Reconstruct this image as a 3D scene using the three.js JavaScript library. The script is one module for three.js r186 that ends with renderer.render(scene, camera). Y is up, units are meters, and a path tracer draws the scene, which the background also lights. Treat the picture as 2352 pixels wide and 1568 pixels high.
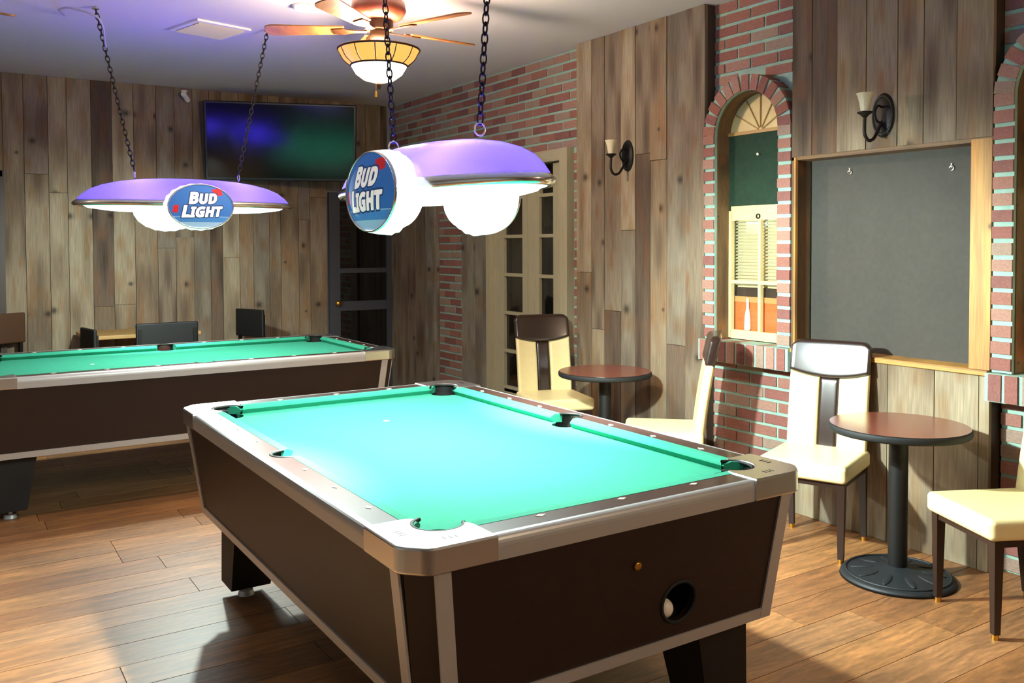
import * as THREE from 'three';
import { RoundedBoxGeometry } from 'three/addons/geometries/RoundedBoxGeometry.js';
import { mergeGeometries } from 'three/addons/utils/BufferGeometryUtils.js';
import { RectAreaLightUniformsLib } from 'three/addons/lights/RectAreaLightUniformsLib.js';

// ---------------------------------------------------------------- camera, exposure
RectAreaLightUniformsLib.init();
const scene = new THREE.Scene();
scene.background = new THREE.Color(0x000000);
const F = 2043.9;
const camera = new THREE.PerspectiveCamera(2 * Math.atan(784 / F) * 180 / Math.PI, 1.5, 0.05, 60);
camera.rotation.order = 'YXZ';
camera.position.set(-1.5995, 1.5427, 2.9668);
camera.rotation.set(-0.0303, -0.5749, -0.0037);
camera.setViewOffset(2352, 1568, 0, 160, 2352, 1568);
const renderer = new THREE.WebGLRenderer({ antialias: true });
renderer.toneMapping = THREE.LinearToneMapping;
renderer.toneMappingExposure = 1.0;
renderer.shadowMap.enabled = true;

// strengths of the place's lamps
const LIGHT = {
  panel: 66, cap: 46, inner: 3.2, pool: new THREE.Color().setRGB(0.84, 1.0, 0.93),
  fan: 9.5, fanColor: new THREE.Color().setRGB(1.0, 0.78, 0.58),
  rear: 9, rearColor: new THREE.Color().setRGB(1.0, 0.76, 0.5),
};
const XW = 2.506, XB = 2.60, H = 3.057, ZB = -5.95;

// ---------------------------------------------------------------- helpers
let seed = 20240;
const rnd = () => { seed = (seed * 1664525 + 1013904223) >>> 0; return seed / 4294967296; };
const rr = (a, b) => a + (b - a) * rnd();
const taken = {};
const numbered = n => { const k = taken[n] = (taken[n] ?? -1) + 1; return k ? `${n}_${String(k).padStart(3, '0')}` : n; };
const V = (x, y, z) => new THREE.Vector3(x, y, z);
function mesh(name, geo, mat, parent) { const m = new THREE.Mesh(geo, mat); m.name = name; m.castShadow = m.receiveShadow = true; parent.add(m); return m; }
function thing(name, label, category, pos = [0, 0, 0], turn = 0, group) {
  const o = new THREE.Group(); o.name = numbered(name); o.position.set(...pos); o.rotation.y = turn;
  o.userData = { label, category }; if (group) o.userData.group = group; scene.add(o); return o;
}
function structure(name, label, category) { const o = new THREE.Group(); o.name = name; o.userData = { kind: 'structure', label, category }; scene.add(o); return o; }
const bx = (w, h, d, x = 0, y = 0, z = 0) => { const g = new THREE.BoxGeometry(w, h, d); g.translate(x, y, z); return g; };
const rb = (w, h, d, r, x = 0, y = 0, z = 0, s = 2) => { const g = new RoundedBoxGeometry(w, h, d, s, r); g.translate(x, y, z); return g; };
const cyl = (r0, r1, h, x = 0, y = 0, z = 0, n = 24) => { const g = new THREE.CylinderGeometry(r0, r1, h, n); g.translate(x, y, z); return g; };
const lathe = (pts, n = 48) => new THREE.LatheGeometry(pts.map(p => new THREE.Vector2(p[0], p[1])), n);
const tube = (pts, r, seg = 24, rs = 8) => new THREE.TubeGeometry(new THREE.CatmullRomCurve3(pts), seg, r, rs, false);
const merge = gs => mergeGeometries(gs.map(g => { const q = g.index ? g.toNonIndexed() : g; for (const k of Object.keys(q.attributes)) if (!['position', 'normal', 'uv'].includes(k)) q.deleteAttribute(k); return q; }));
// a solid between two closed rings of points (same count)
function loft(rings, closed = true) {
  const pos = [], n = rings[0].length;
  const quad = (a, b, c, d) => pos.push(...a, ...b, ...c, ...a, ...c, ...d);
  for (let k = 0; k + 1 < rings.length; k++) for (let i = 0; i < n; i++) { const j = (i + 1) % n; quad(rings[k][i], rings[k][j], rings[k + 1][j], rings[k + 1][i]); }
  if (closed) for (const [ring, flip] of [[rings[0], 1], [rings[rings.length - 1], 0]]) {
    const c = [0, 1, 2].map(a => ring.reduce((s, p) => s + p[a], 0) / n);
    for (let i = 0; i < n; i++) { const j = (i + 1) % n; flip ? pos.push(...c, ...ring[j], ...ring[i]) : pos.push(...c, ...ring[i], ...ring[j]); }
  }
  const g = new THREE.BufferGeometry(); g.setAttribute('position', new THREE.Float32BufferAttribute(pos, 3));
  g.setAttribute('uv', new THREE.Float32BufferAttribute(new Float32Array(pos.length / 3 * 2), 2)); g.computeVertexNormals(); return g;
}
// a flat plate standing in the plane (o, u, v), thickness t behind its face; shape in (u, v) metres
function plate(shape, o, u, v, t, bevel = 0) {
  const g = new THREE.ExtrudeGeometry(shape, { depth: t - 2 * bevel, bevelEnabled: bevel > 0, bevelSize: bevel, bevelThickness: bevel, bevelOffset: -bevel, bevelSegments: 2, curveSegments: 20 });
  g.translate(0, 0, -t + bevel);
  const U = V(...u).normalize(), W = V(...v); W.addScaledVector(U, -W.dot(U)).normalize(); const N = U.clone().cross(W);
  g.applyMatrix4(new THREE.Matrix4().makeBasis(U, W, N).setPosition(...o)); return g;
}
const poly = pts => new THREE.Shape(pts.map(p => new THREE.Vector2(p[0], p[1])));

// ---------------------------------------------------------------- textures
const hash = (x, y, s) => { let h = (x * 374761393 + y * 668265263 + s * 2246822519) | 0; h = Math.imul(h ^ (h >>> 13), 1274126177); return ((h ^ (h >>> 16)) >>> 0) / 4294967296; };
function vnoise(x, y, s, px, py) {   // tiling value noise
  const xi = Math.floor(x), yi = Math.floor(y), fx = x - xi, fy = y - yi, sx = fx * fx * (3 - 2 * fx), sy = fy * fy * (3 - 2 * fy);
  const a = (i, j) => hash(((xi + i) % px + px) % px, ((yi + j) % py + py) % py, s);
  return (a(0, 0) * (1 - sx) + a(1, 0) * sx) * (1 - sy) + (a(0, 1) * (1 - sx) + a(1, 1) * sx) * sy;
}
function dataTex(w, h, fn, srgb = true) {
  const d = new Uint8Array(w * h * 4);
  for (let y = 0; y < h; y++) for (let x = 0; x < w; x++) { const c = fn(x / w, y / h), i = (y * w + x) * 4; for (let k = 0; k < 3; k++) d[i + k] = Math.max(0, Math.min(255, c[k])); d[i + 3] = 255; }
  const t = new THREE.DataTexture(d, w, h); t.wrapS = t.wrapT = THREE.RepeatWrapping; t.magFilter = THREE.LinearFilter; t.minFilter = THREE.LinearMipmapLinearFilter; t.generateMipmaps = true;
  if (srgb) t.colorSpace = THREE.SRGBColorSpace; t.needsUpdate = true; return t;
}
const mixc = (a, b, t) => a.map((v, i) => v + (b[i] - v) * t);
// weathered barn board: 0.16 m wide, 3 m long in one texture; grain, stained patches, knots
function barn(s, light, dark, warm) {
  const knots = Array.from({ length: 2 }, (_, k) => [hash(k, 1, s), hash(k, 2, s), 0.03 + 0.05 * hash(k, 3, s)]);
  return dataTex(128, 768, (u, v) => {
    const wob = (vnoise(u * 3, v * 9, s + 3, 3, 9) - .5) * 1.6;
    const g = vnoise(u * 22 + wob, v * 14, s, 22, 14), g2 = vnoise(u * 46 + wob, v * 40, s + 9, 46, 40);
    const p = vnoise(u * 2, v * 7, s + 5, 2, 7), q = vnoise(u * 3, v * 17, s + 7, 3, 17);
    let c = mixc(light, dark, Math.min(1, Math.max(0, (p - .45) * 1.7 + (g - .5) * .45)));
    c = mixc(c, warm, Math.max(0, q - .6) * 1.7);
    let m = 0.90 + 0.16 * g2 + .08 * (g - .5);
    for (const [ku, kv, r] of knots) { const d = Math.hypot((u - ku) * 1.0, (v - kv) * 18); if (d < r * 5) m *= 1 - .55 * Math.exp(-Math.pow(d / (r * 2.2), 2)); }
    return c.map(x => x * m);
  });
}
const boardTint = [
  barn(11, [168, 155, 134], [112, 95, 78], [150, 116, 80]), barn(23, [150, 138, 122], [92, 78, 66], [140, 104, 74]),
  barn(37, [184, 174, 152], [134, 118, 98], [160, 128, 92]), barn(41, [124, 108, 94], [72, 58, 48], [128, 88, 60]),
  barn(59, [160, 145, 124], [100, 82, 68], [158, 118, 80]), barn(67, [154, 147, 134], [112, 103, 92], [132, 106, 80]),
];
const boardMat = boardTint.map(t => new THREE.MeshStandardMaterial({ map: t, roughness: .82, color: 0xd6cec4 }));
const floorTint = [[150, 100, 58], [164, 112, 66], [138, 90, 52], [156, 108, 68], [172, 118, 72]].map((c, k) => dataTex(512, 96, (u, v) => {
  const wob = (vnoise(u * 7, v * 2, k + 80, 7, 2) - .5) * 2.2, g = vnoise(u * 12, v * 15 + wob, k + 90, 12, 15), g2 = vnoise(u * 60, v * 42 + wob, k + 95, 60, 42), p = vnoise(u * 4, v * 2, k + 99, 4, 2);
  const m = .72 + .26 * g + .16 * g2 + .2 * (p - .5); return c.map(x => x * m);
}));
const floorMat = floorTint.map(t => new THREE.MeshPhysicalMaterial({ map: t, roughness: .5, clearcoat: .45, clearcoatRoughness: .5 }));
const speck = (a, b, s, n = 64) => dataTex(128, 128, (u, v) => mixc(a, b, .6 * vnoise(u * n, v * n, s, n, n) + .4 * vnoise(u * 9, v * 9, s + 1, 9, 9)));
const std = (o) => new THREE.MeshStandardMaterial(o), phy = (o) => new THREE.MeshPhysicalMaterial(o);
const feltTex = speck([40, 146, 118], [46, 158, 128], 5); feltTex.repeat.set(6, 6);
const M = {
  ceiling: std({ color: 0xd2cecf, roughness: .95 }),
  slab: std({ color: 0x6d5138, roughness: .6 }),
  plain: std({ color: 0x8a8a8c, roughness: .9 }),
  mortar: std({ map: speck([134, 166, 152], [160, 190, 176], 71, 40), roughness: .95 }),
  felt: std({ map: feltTex, roughness: .95 }),
  cushion: std({ map: feltTex, roughness: .92 }),
  cabinet: phy({ map: speck([34, 20, 17], [42, 26, 22], 31), roughness: .45 }),
  railwood: phy({ map: speck([50, 29, 25], [60, 36, 31], 33), roughness: .5, specularIntensity: .6, clearcoat: .35, clearcoatRoughness: .1 }),
  alu: std({ color: 0xc4c4c6, metalness: .5, roughness: .42 }),
  chrome: std({ color: 0xe4e2de, metalness: 1, roughness: .2 }),
  casting: std({ color: 0xdcdddf, metalness: 1, roughness: .28 }),
  black: std({ color: 0x0b0b0b, roughness: .55 }),
  rubber: std({ color: 0x101212, roughness: .7 }),
  ivory: std({ color: 0xf2eadc, roughness: .35 }),
  brass: std({ color: 0xd8a648, metalness: 1, roughness: .28 }),
  cream: phy({ map: speck([228, 210, 156], [236, 219, 166], 51, 90), roughness: .42, clearcoat: .15, clearcoatRoughness: .35 }),
  brown: phy({ color: 0x2a1914, roughness: .3, clearcoat: .6, clearcoatRoughness: .16 }),
  legwood: phy({ color: 0x2b1a14, roughness: .35 }),
  tabletop: phy({ map: speck([108, 52, 42], [132, 66, 52], 61, 50), roughness: .25, clearcoat: .4, clearcoatRoughness: .2 }),
  iron: std({ color: 0x191512, metalness: .4, roughness: .5 }),
  cast: std({ color: 0x23262a, metalness: .3, roughness: .55 }),
  sconceGlass: phy({ color: 0xe9dfc0, roughness: .35, transmission: .25, thickness: 0 }),
  darkwood: std({ color: 0x3a2c22, roughness: .5 }),
  doorpaint: std({ color: 0x3c3e44, roughness: .5 }),
  greywood: std({ map: boardTint[5], color: 0xe6e6e0, roughness: .7 }),
  doorcream: std({ map: speck([160, 152, 124], [176, 168, 140], 43, 30), roughness: .6 }),
  darkglass: phy({ color: 0x0a0c0d, roughness: .06, clearcoat: 1, clearcoatRoughness: .03 }),
  screen: phy({ color: 0x050606, roughness: .14, specularIntensity: .8 }),
  plastic: std({ color: 0x0d0d0f, roughness: .4 }),
  white: std({ color: 0xe8e6e4, roughness: .6 }),
  wincream: std({ map: speck([220, 196, 138], [232, 210, 154], 47, 30), roughness: .65 }),
  valance: std({ map: speck([20, 44, 30], [30, 58, 40], 49, 50), roughness: .9 }),
  orange: std({ map: speck([190, 92, 38], [206, 110, 52], 53, 30), roughness: .6 }),
  blind: std({ color: 0xb9b493, roughness: .7 }),
  pane: phy({ color: 0xffffff, roughness: .02, transmission: 1, thickness: 0, ior: 1.3 }),
  shade: std({ map: speck([62, 58, 53], [70, 66, 60], 57, 60), roughness: .85 }),
  frameA: std({ map: barn(83, [196, 146, 76], [120, 82, 44], [206, 140, 60]), roughness: .6 }),
  frameB: std({ map: barn(89, [112, 84, 54], [70, 50, 34], [140, 84, 40]), roughness: .6 }),
  honey: std({ color: 0xb08850, roughness: .5 }),
  blackchair: std({ color: 0x060607, roughness: .6 }),
  chairbrown: std({ color: 0x4a2d18, roughness: .5 }),
};
const brickMat = [[150, 104, 92], [146, 98, 86], [136, 86, 78], [156, 118, 104], [150, 126, 112], [128, 84, 78]].map((c, k) => std({ map: speck(c.map(x => x * .88), c.map(x => x * 1.1), 101 + k, 22), roughness: .9 }));

// ---------------------------------------------------------------- room shell
const floor = structure('floor', 'glossy brown laminate plank floor', 'floor');
mesh('subfloor', bx(7.4, .1, 12, -.9, -.056, -.1), M.slab, floor);
{ // laminate boards run across the room
  const w = .192, shared = {};
  for (let r = 0; r * w < 8.6; r++) {
    let x = -2.75 - rr(0, 1.2); const z = -5.9 + (r + .5) * w;
    while (x < 2.58) {
      const x1 = Math.min(x + 1.38, 2.6), x0 = Math.max(x, -2.75), L = x1 - x0; x += 1.38; if (L < .03) continue;
      const key = L.toFixed(2); const g = shared[key] ??= bx(L - .003, .012, w - .003);
      const m = mesh('floor_board', g, floorMat[Math.floor(rnd() * 5)], floor); m.position.set((x0 + x1) / 2, -.006 + rr(0, .0006) - .0006, z);
    }
  }
}
const ceiling = structure('ceiling', 'off-white plaster ceiling', 'ceiling'); mesh('ceiling_slab', bx(7.6, .12, 12.2, -.9, H + .06, -.1), M.ceiling, ceiling);
const wallLeft = structure('wall_left', 'plain brown wall on the left out of view', 'wall'); mesh('wall_slab', bx(.12, H + .2, 12.2, -4.56, H / 2, -.1), M.plain, wallLeft);
const wallFront = structure('wall_front', 'plain brown wall behind the viewer', 'wall'); mesh('wall_slab', bx(7.6, H + .2, .12, -.9, H / 2, 5.86), M.plain, wallFront);
const wallBack = structure('wall_back', 'weathered vertical barn board wall behind the far pool table', 'wall'); mesh('wall_slab', bx(7.6, H + .2, .14, -.9, H / 2, ZB - .095), M.plain, wallBack);
const wallRight = structure('wall_right', 'right wall of old brick and vertical barn boards', 'wall'); mesh('wall_slab', bx(.14, H + .2, 12.2, 2.80, H / 2, -.1), M.plain, wallRight);

function plankGeo(w, h, t) {
  const g = new THREE.BoxGeometry(w, h, t), uv = g.attributes.uv, ou = rnd(), ov = rnd(), su = Math.min(1, w / .16);
  for (let i = 0; i < uv.count; i++) uv.setXY(i, ou + uv.getX(i) * su, ov + uv.getY(i) * h / 3);
  return g;
}
// boards standing side by side: along the back wall (axis x) or the right wall (axis z)
function boards(parent, axis, a0, a1, y0, y1, face, mats, splits = .5, wmin = .11, wmax = .2) {
  let a = a0;
  while (a < a1 - .01) {
    let w = Math.min(rr(wmin, wmax), a1 - a); if (a1 - a - w < .05) w = a1 - a;
    const cuts = [y0]; if (rnd() < splits && y1 - y0 > 1.2) cuts.push(y0 + rr(.25, .75) * (y1 - y0)); cuts.push(y1);
    for (let k = 0; k + 1 < cuts.length; k++) {
      const h = cuts[k + 1] - cuts[k], t = .022 + rr(-.004, .004);
      const m = mesh('board', plankGeo(w - .004, h - .003, t), mats[Math.floor(rnd() * mats.length)], parent);
      if (axis === 'x') m.position.set(a + w / 2, (cuts[k] + cuts[k + 1]) / 2, face - .011 + t / 2 - .011);
      else { m.rotation.y = -Math.PI / 2; m.position.set(face + .022 - t / 2, (cuts[k] + cuts[k + 1]) / 2, a + w / 2); }
    }
    a += w;
  }
}
boards(wallBack, 'x', -1.09, 1.86, 0, H, ZB, boardMat, .55);
boards(wallBack, 'x', -2.7, -1.09, 2.2, H, ZB, boardMat, 0);
boards(wallBack, 'x', -4.4, -2.1, 0, 2.2, ZB, boardMat, .4);
boards(wallBack, 'x', 1.86, 2.56, 2.12, H, ZB, boardMat, 0);
// board panels on battens, proud of the brick
boards(wallRight, 'z', -2.46, -1.115, 0, H, XW, boardMat, .55, .12, .19);
boards(wallRight, 'z', -.435, .715, 2.035, H, XW, boardMat, .1, .12, .19);
boards(wallRight, 'z', -.435, .715, 0, .925, XW, [boardMat[2], boardMat[0], boardMat[5]], 0, .16, .26);
boards(wallRight, 'z', 1.42, 3.2, 0, H, XW, boardMat, .4, .12, .19);
boards(wallRight, 'z', -5.93, -5.06, 0, 2.3, XB - .02, boardMat, 0);
boards(wallRight, 'z', -4.36, -3.87, 0, 2.3, XB - .02, [M.greywood], 0, .22, .26);
for (const [z0, z1, y0, y1] of [[-2.458, -1.117, 0, H], [-.433, .713, 2.037, H], [-.433, .713, 0, .92], [1.422, 3.2, 0, H]])
  mesh('batten_frame', bx(.2, y1 - y0 - .004, z1 - z0, XW + .023 + .1, (y0 + y1) / 2, (z0 + z1) / 2), M.darkwood, wallRight);
// mortar backing and bricks
mesh('mortar_bed', bx(.13, H - 2.3, 3.48, XB + .065, (H + 2.3) / 2, -4.2), M.mortar, wallRight);
mesh('mortar_bed', bx(.13, 2.3, .155, XB + .065, 1.15, -2.54), M.mortar, wallRight);
mesh('mortar_bed', bx(.13, 2.3, .47, XB + .065, 1.15, -4.6), M.mortar, wallRight);
const brickBox = new THREE.BoxGeometry(1, 1, 1);
function brick(parent, x, y, z, d, h, w, tilt = 0) {
  const m = mesh('brick', brickBox, brickMat[Math.floor(rnd() * brickMat.length)], parent);
  m.scale.set(d, h * rr(.96, 1.02), w * rr(.97, 1.01)); m.position.set(x + rr(-.003, .003), y, z); m.rotation.x = tilt + rr(-.008, .008); return m;
}
function brickField(parent, z0, z1, y0, y1, face, keep = () => true, proud = .007, bw = .2) {
  const ph = .0757, pw = bw + .0115; let row = 0;
  for (let y = y0; y < y1 - .03; y += ph, row++) {
    const h = Math.min(ph - .019, y1 - y - .004);
    for (let z = z0 - (row % 2) * pw / 2; z < z1 - .02; z += pw) {
      const a = Math.max(z, z0), b = Math.min(z + bw, z1); if (b - a < .025) continue;
      if (!keep((a + b) / 2, y + h / 2, (b - a) / 2)) continue;
      brick(parent, face + .02 - proud, y + h / 2 + .004, (a + b) / 2, .04, h, b - a);
    }
  }
}
brickField(wallRight, -5.93, -2.47, 2.3, H, XB);
brickField(wallRight, -2.61, -2.47, 0, 2.3, XB);
brickField(wallRight, -4.83, -4.37, .05, 2.28, XB, () => true, .007, .205);
// a pale post beside the narrow brick pier
{ const t = structure('trim_1', 'pale painted post beside the narrow brick pier', 'post'); mesh('post', rb(.1, 2.3, .2, .006, XB, 1.15, -4.95), M.greywood, t); }

// ---------------------------------------------------------------- arched brick windows
function archWindow(zc, n, label, wlabel, full) {
  const wi = .25, wo = .345, ys = 2.215, y0 = .945, A = thing('arched_brick_surround', label, 'brick surround', [0, 0, zc]);
  // brick above, behind the arch
  const back = [[-wo, ys], [-wo, H], [wo, H], [wo, ys]];
  const sh = poly(back.map(([a, b]) => [a, b])); // mortar sheet with the opening cut out
  sh.autoClose = true;
  const outline = new THREE.Shape(); outline.moveTo(-wo - .02, y0); outline.lineTo(-wo - .02, H); outline.lineTo(wo + .02, H); outline.lineTo(wo + .02, y0); outline.lineTo(wi, y0); outline.lineTo(wi, ys); outline.absarc(0, ys, wi, 0, Math.PI, false); outline.lineTo(-wi, y0);
  mesh('mortar_bed', plate(outline, [XB, 0, 0], [0, 0, 1], [0, 1, 0], .1).rotateY(0), M.mortar, A);
  const ring = new THREE.Shape(); ring.moveTo(wo - .004, y0); ring.lineTo(wo - .004, ys); ring.absarc(0, ys, wo - .004, 0, Math.PI, false); ring.lineTo(-wo + .004, y0); ring.lineTo(-wi, y0); ring.lineTo(-wi, ys); ring.absarc(0, ys, wi, Math.PI, 0, true); ring.lineTo(wi, y0);
  mesh('mortar_bed', plate(ring, [XW + .004, 0, 0], [0, 0, 1], [0, 1, 0], .11), M.mortar, A);
  brickField(A, -wo, wo, ys + .02, H, XB, (z, y, hw) => Math.hypot(Math.max(0, Math.abs(z) - hw * .6), y - ys) > wo + .01);
  for (let y = y0 + .005, k = 0; y < ys - .03; y += .0757, k++) for (const s of [-1, 1]) brick(A, XW + .045, y + .035, s * (wi + wo) / 2, .1, .056, wo - wi - .002);
  const nv = 13; for (let k = 0; k < nv; k++) { const a = (k + .5) / nv * Math.PI, r = (wi + wo) / 2; brick(A, XW + .045, ys + r * Math.sin(a), r * Math.cos(a), .1, wo - wi - .002, .056, Math.PI / 2 - a); }
  // rowlock sill and the brick apron under it
  mesh('mortar_bed', bx(.17, .13, 2 * wo + .02, XW + .055, .876, 0), M.mortar, A);
  for (let k = 0; k < 9; k++) brick(A, XW + .05, .877, -wo + .038 + k * .0767, .175, .128, .059);
  mesh('mortar_bed', bx(.1, .81, 2 * wo - .01, XB + .05, .405, 0), M.mortar, A);
  brickField(A, -wo + .005, wo - .005, .005, .8, XB);
  // the window itself
  const W = structure(`window_${n}`, wlabel, 'window'); W.position.z = zc;
  const xg = XB + .045;
  const u = [0, 0, 1], v = [0, 1, 0];
  mesh('back_panel', bx(.02, 1.6, .52, XB + .125, 1.7, 0), M.wincream, W);
  const lun = new THREE.Shape(); lun.moveTo(wi + .01, 2.225); lun.absarc(0, 2.225, wi + .01, 0, Math.PI, false); mesh('fanlight_panel', plate(lun, [xg, 0, 0], u, v, .02).rotateY(0), M.wincream, W);
  for (let k = 1; k < 6; k++) { const a = k / 6 * Math.PI; const g = bx(.008, .22, .006, 0, .13, 0); g.rotateX(Math.PI / 2 - a); g.translate(xg - .004, 2.235, 0); mesh('fanlight_rib', g, M.honey, W); }
  mesh('transom', bx(.03, .02, 2 * wi, xg - .005, 2.23, 0), M.honey, W);
  const val = new THREE.Shape(); val.moveTo(-wi, 2.222); val.lineTo(wi, 2.222); val.lineTo(wi, 1.76); const ns = 5; for (let k = 0; k < ns; k++) { const a = wi - k * 2 * wi / ns, b = wi - (k + 1) * 2 * wi / ns; val.quadraticCurveTo((a + b) / 2, 1.715 + .0 * k, b, 1.765); } val.lineTo(-wi, 2.222);
  mesh('valance', plate(val, [xg - .012, 0, 0], u, v, .012), M.valance, W);
  mesh('valance_button', (() => { const g = new THREE.SphereGeometry(.009, 10, 8); g.translate(xg - .026, 2.09, 0); return g; })(), M.ivory, W);
  for (const s of [-1, 1]) mesh('jamb_liner', bx(.14, ys - y0, .006, XB + .0, (ys + y0) / 2, s * (wi - .003)), M.frameB, W);
  { const g = new THREE.CylinderGeometry(wi - .003, wi - .003, .14, 32, 1, true, 0, Math.PI); g.rotateZ(Math.PI / 2); g.rotateX(-Math.PI / 2 * 0); g.translate(XB, ys, 0); mesh('arch_liner', g, new THREE.MeshStandardMaterial({ map: M.frameB.map, roughness: .6, side: THREE.DoubleSide }), W); }
  // sash
  for (const s of [-1, 1]) mesh('stile', bx(.03, .8, .03, xg, 1.35, s * (wi - .012)), M.wincream, W);
  mesh('head_rail', bx(.03, .09, 2 * wi - .05, xg, 1.735, 0), M.wincream, W);
  mesh('meeting_rail', bx(.034, .022, 2 * wi - .05, xg, 1.305, 0), M.wincream, W);
  mesh('bottom_rail', bx(.03, .055, 2 * wi - .05, xg, .975, 0), M.wincream, W);
  mesh('muntin', bx(.028, .38, .02, xg, 1.5, .005), M.wincream, W); mesh('muntin', bx(.028, .29, .02, xg, 1.148, .005), M.wincream, W);
  for (const s of [-1, 1]) { mesh('pane', bx(.004, .38, .2, xg + .004, 1.5, .005 + s * .112), M.pane, W); mesh('pane', bx(.004, .29, .2, xg + .004, 1.148, .005 + s * .112), M.pane, W); }
  for (let k = 0; k < 21; k++) { const g = bx(.016, .0025, .47, 0, 0, 0); g.rotateZ(.7); g.translate(xg + .04, 1.7 - k * .0205, 0); mesh('blind_slat', g, M.blind, W); }
  mesh('dark_gap', bx(.006, .07, .46, xg + .045, 1.235, 0), M.darkwood, W);
  mesh('cafe_panel', bx(.02, .2, .47, xg + .04, 1.1, 0), M.orange, W);
  mesh('panel_cap', bx(.03, .035, .47, xg + .04, 1.195, 0), M.honey, W);
  mesh('latch', (() => { const g = new THREE.TorusGeometry(.013, .004, 8, 16); g.rotateY(Math.PI / 2); g.translate(xg - .022, 1.712, 0); return g; })(), M.iron, W);
  return A;
}
archWindow(-.785, 1, 'arched brick surround and brick apron between the two board panels', 'arched window with dark green scalloped valance above cream sashes');
archWindow(1.062, 2, 'arched brick surround cut off by the right edge beside the grey window shade', 'arched window at the right edge with dark green valance');
{ const b = thing('bottle_vase', 'slim pale bottle vase behind the lower left pane of the arched window', 'vase', [XB + .064, 1.003, -.90]);
  mesh('vase_body', lathe([[0, 0], [.02, 0], [.021, .012], [.018, .09], [.009, .14], [.0085, .19], [.011, .2], [0, .2]], 20), M.ivory, b); }

// ---------------------------------------------------------------- recessed opening with grey roller shade
{
  const W = structure('window_3', 'wide recessed opening with dark grey roller shade and rough wood frame', 'window');
  mesh('roller_shade', bx(.012, 1.1, 1.08, 2.652, 1.49, .135), M.shade, W);
  mesh('reveal_board', plankGeo(.13, 1.085, .02).rotateY(0), M.frameB, W).position.set(2.575, 1.49, -.425);
  mesh('reveal_board', bx(.15, .02, 1.15, 2.585, 2.026, .14), M.frameB, W);
  mesh('frame_post', plankGeo(.1, 1.08, .03).rotateY(-Math.PI / 2), M.frameA, W).position.set(2.522, 1.49, .662);
  mesh('frame_strip', plankGeo(.012, 1.08, .02).rotateY(-Math.PI / 2), M.frameA, W).position.set(2.512, 1.49, -.409);
  mesh('sill', rb(.17, .028, 1.14, .006, 2.575, .936, .14), M.frameA, W);
  for (const z of [-.15, .437]) { const c = mesh('shade_clip', merge([(() => { const g = new THREE.TorusGeometry(.011, .004, 8, 14, 5); g.rotateY(Math.PI / 2); return g; })(), bx(.006, .022, .008, 0, .014, 0)]), M.chrome, W); c.position.set(2.642, z < 0 ? 1.935 : 1.915, z); }
}

// ---------------------------------------------------------------- french door, glass door, left doorway
{
  const D = structure('door_1', 'cream french door with two columns of small dark panes beside the brick', 'door'), x = XB - .02;
  const z0 = -3.87, z1 = -2.62;
  mesh('jamb', bx(.1, 2.3, .06, x + .02, 1.15, z0 + .03), M.doorcream, D); mesh('jamb', bx(.12, 2.3, .1, x + .01, 1.15, z1 - .05), M.doorcream, D); mesh('header', bx(.11, .09, z1 - z0 - .16, x + .02, 2.255, (z0 + z1) / 2 - .02), M.doorcream, D);
  for (const [a, b, pa, pb] of [[-3.81, -3.27, -3.645, -3.35], [-3.265, -2.72, -3.10, -2.90]]) {
    const leaf = new THREE.Group(); leaf.name = 'door_leaf'; D.add(leaf);
    mesh('stile', bx(.04, 2.19, pa - a, x + .04, 1.105, (a + pa) / 2), M.doorcream, leaf); mesh('stile', bx(.04, 2.19, b - pb, x + .04, 1.105, (b + pb) / 2), M.doorcream, leaf);
    const rows = 6, yb = .28, ph = .334;
    mesh('bottom_rail', bx(.04, .27, pb - pa, x + .04, .145, (pa + pb) / 2), M.doorcream, leaf);
    for (let k = 0; k <= rows; k++) { const yy = yb + k * ph; if (yy > 2.19) break; mesh(k === 0 || k === rows ? 'rail' : 'muntin', bx(.04, k === 0 || k === rows ? .05 : .028, pb - pa, x + .04, Math.min(yy, 2.175), (pa + pb) / 2), M.doorcream, leaf); }
    for (let k = 0; k < rows; k++) { const h = Math.min(ph, 2.19 - yb - k * ph) - .02; if (h > .05) mesh('pane', bx(.006, h, pb - pa - .002, x + .05, yb + k * ph + ph / 2, (pa + pb) / 2), M.darkglass, leaf); }
  }
  mesh('door_backing', bx(.02, 2.2, 1.1, x + .075, 1.1, -3.26), M.plastic, D);
}
{
  const D = structure('door_2', 'dark grey glass door with brass knob in the far corner', 'door'), z = ZB + .03;
  mesh('stile', bx(.115, 2.1, .05, 1.925, 1.05, z), M.doorpaint, D); mesh('stile', bx(.06, 2.1, .05, 2.55, 1.05, z), M.doorpaint, D);
  for (const [y, h] of [[2.06, .08], [1.275, .05], [.9, .1], [.1, .2]]) mesh('rail', bx(.54, h, .045, 2.252, y, z), M.doorpaint, D);
  for (const [y, h] of [[1.66, .72], [1.1, .3], [.525, .65]]) mesh('pane', bx(.54, h, .008, 2.252, y, z), M.darkglass, D);
  const k = mesh('knob', lathe([[0, 0], [.012, 0], [.012, .02], [.026, .03], [.03, .045], [.022, .058], [0, .062]], 20).rotateX(Math.PI / 2), M.brass, D); k.position.set(1.945, .935, z + .025);
  mesh('door_backing', bx(.6, 2.1, .01, 2.25, 1.05, z - .035), M.plastic, D);
}
{
  const D = structure('door_3', 'dark doorway at the left edge of the board wall', 'door');
  mesh('door_panel', bx(.94, 2.14, .02, -1.6, 1.07, ZB + .0), M.darkwood, D);
  mesh('jamb', bx(.05, 2.2, .06, -1.115, 1.1, ZB + .02), M.darkwood, D); mesh('header', bx(1.0, .06, .06, -1.6, 2.18, ZB + .02), M.frameB, D);
}

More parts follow.
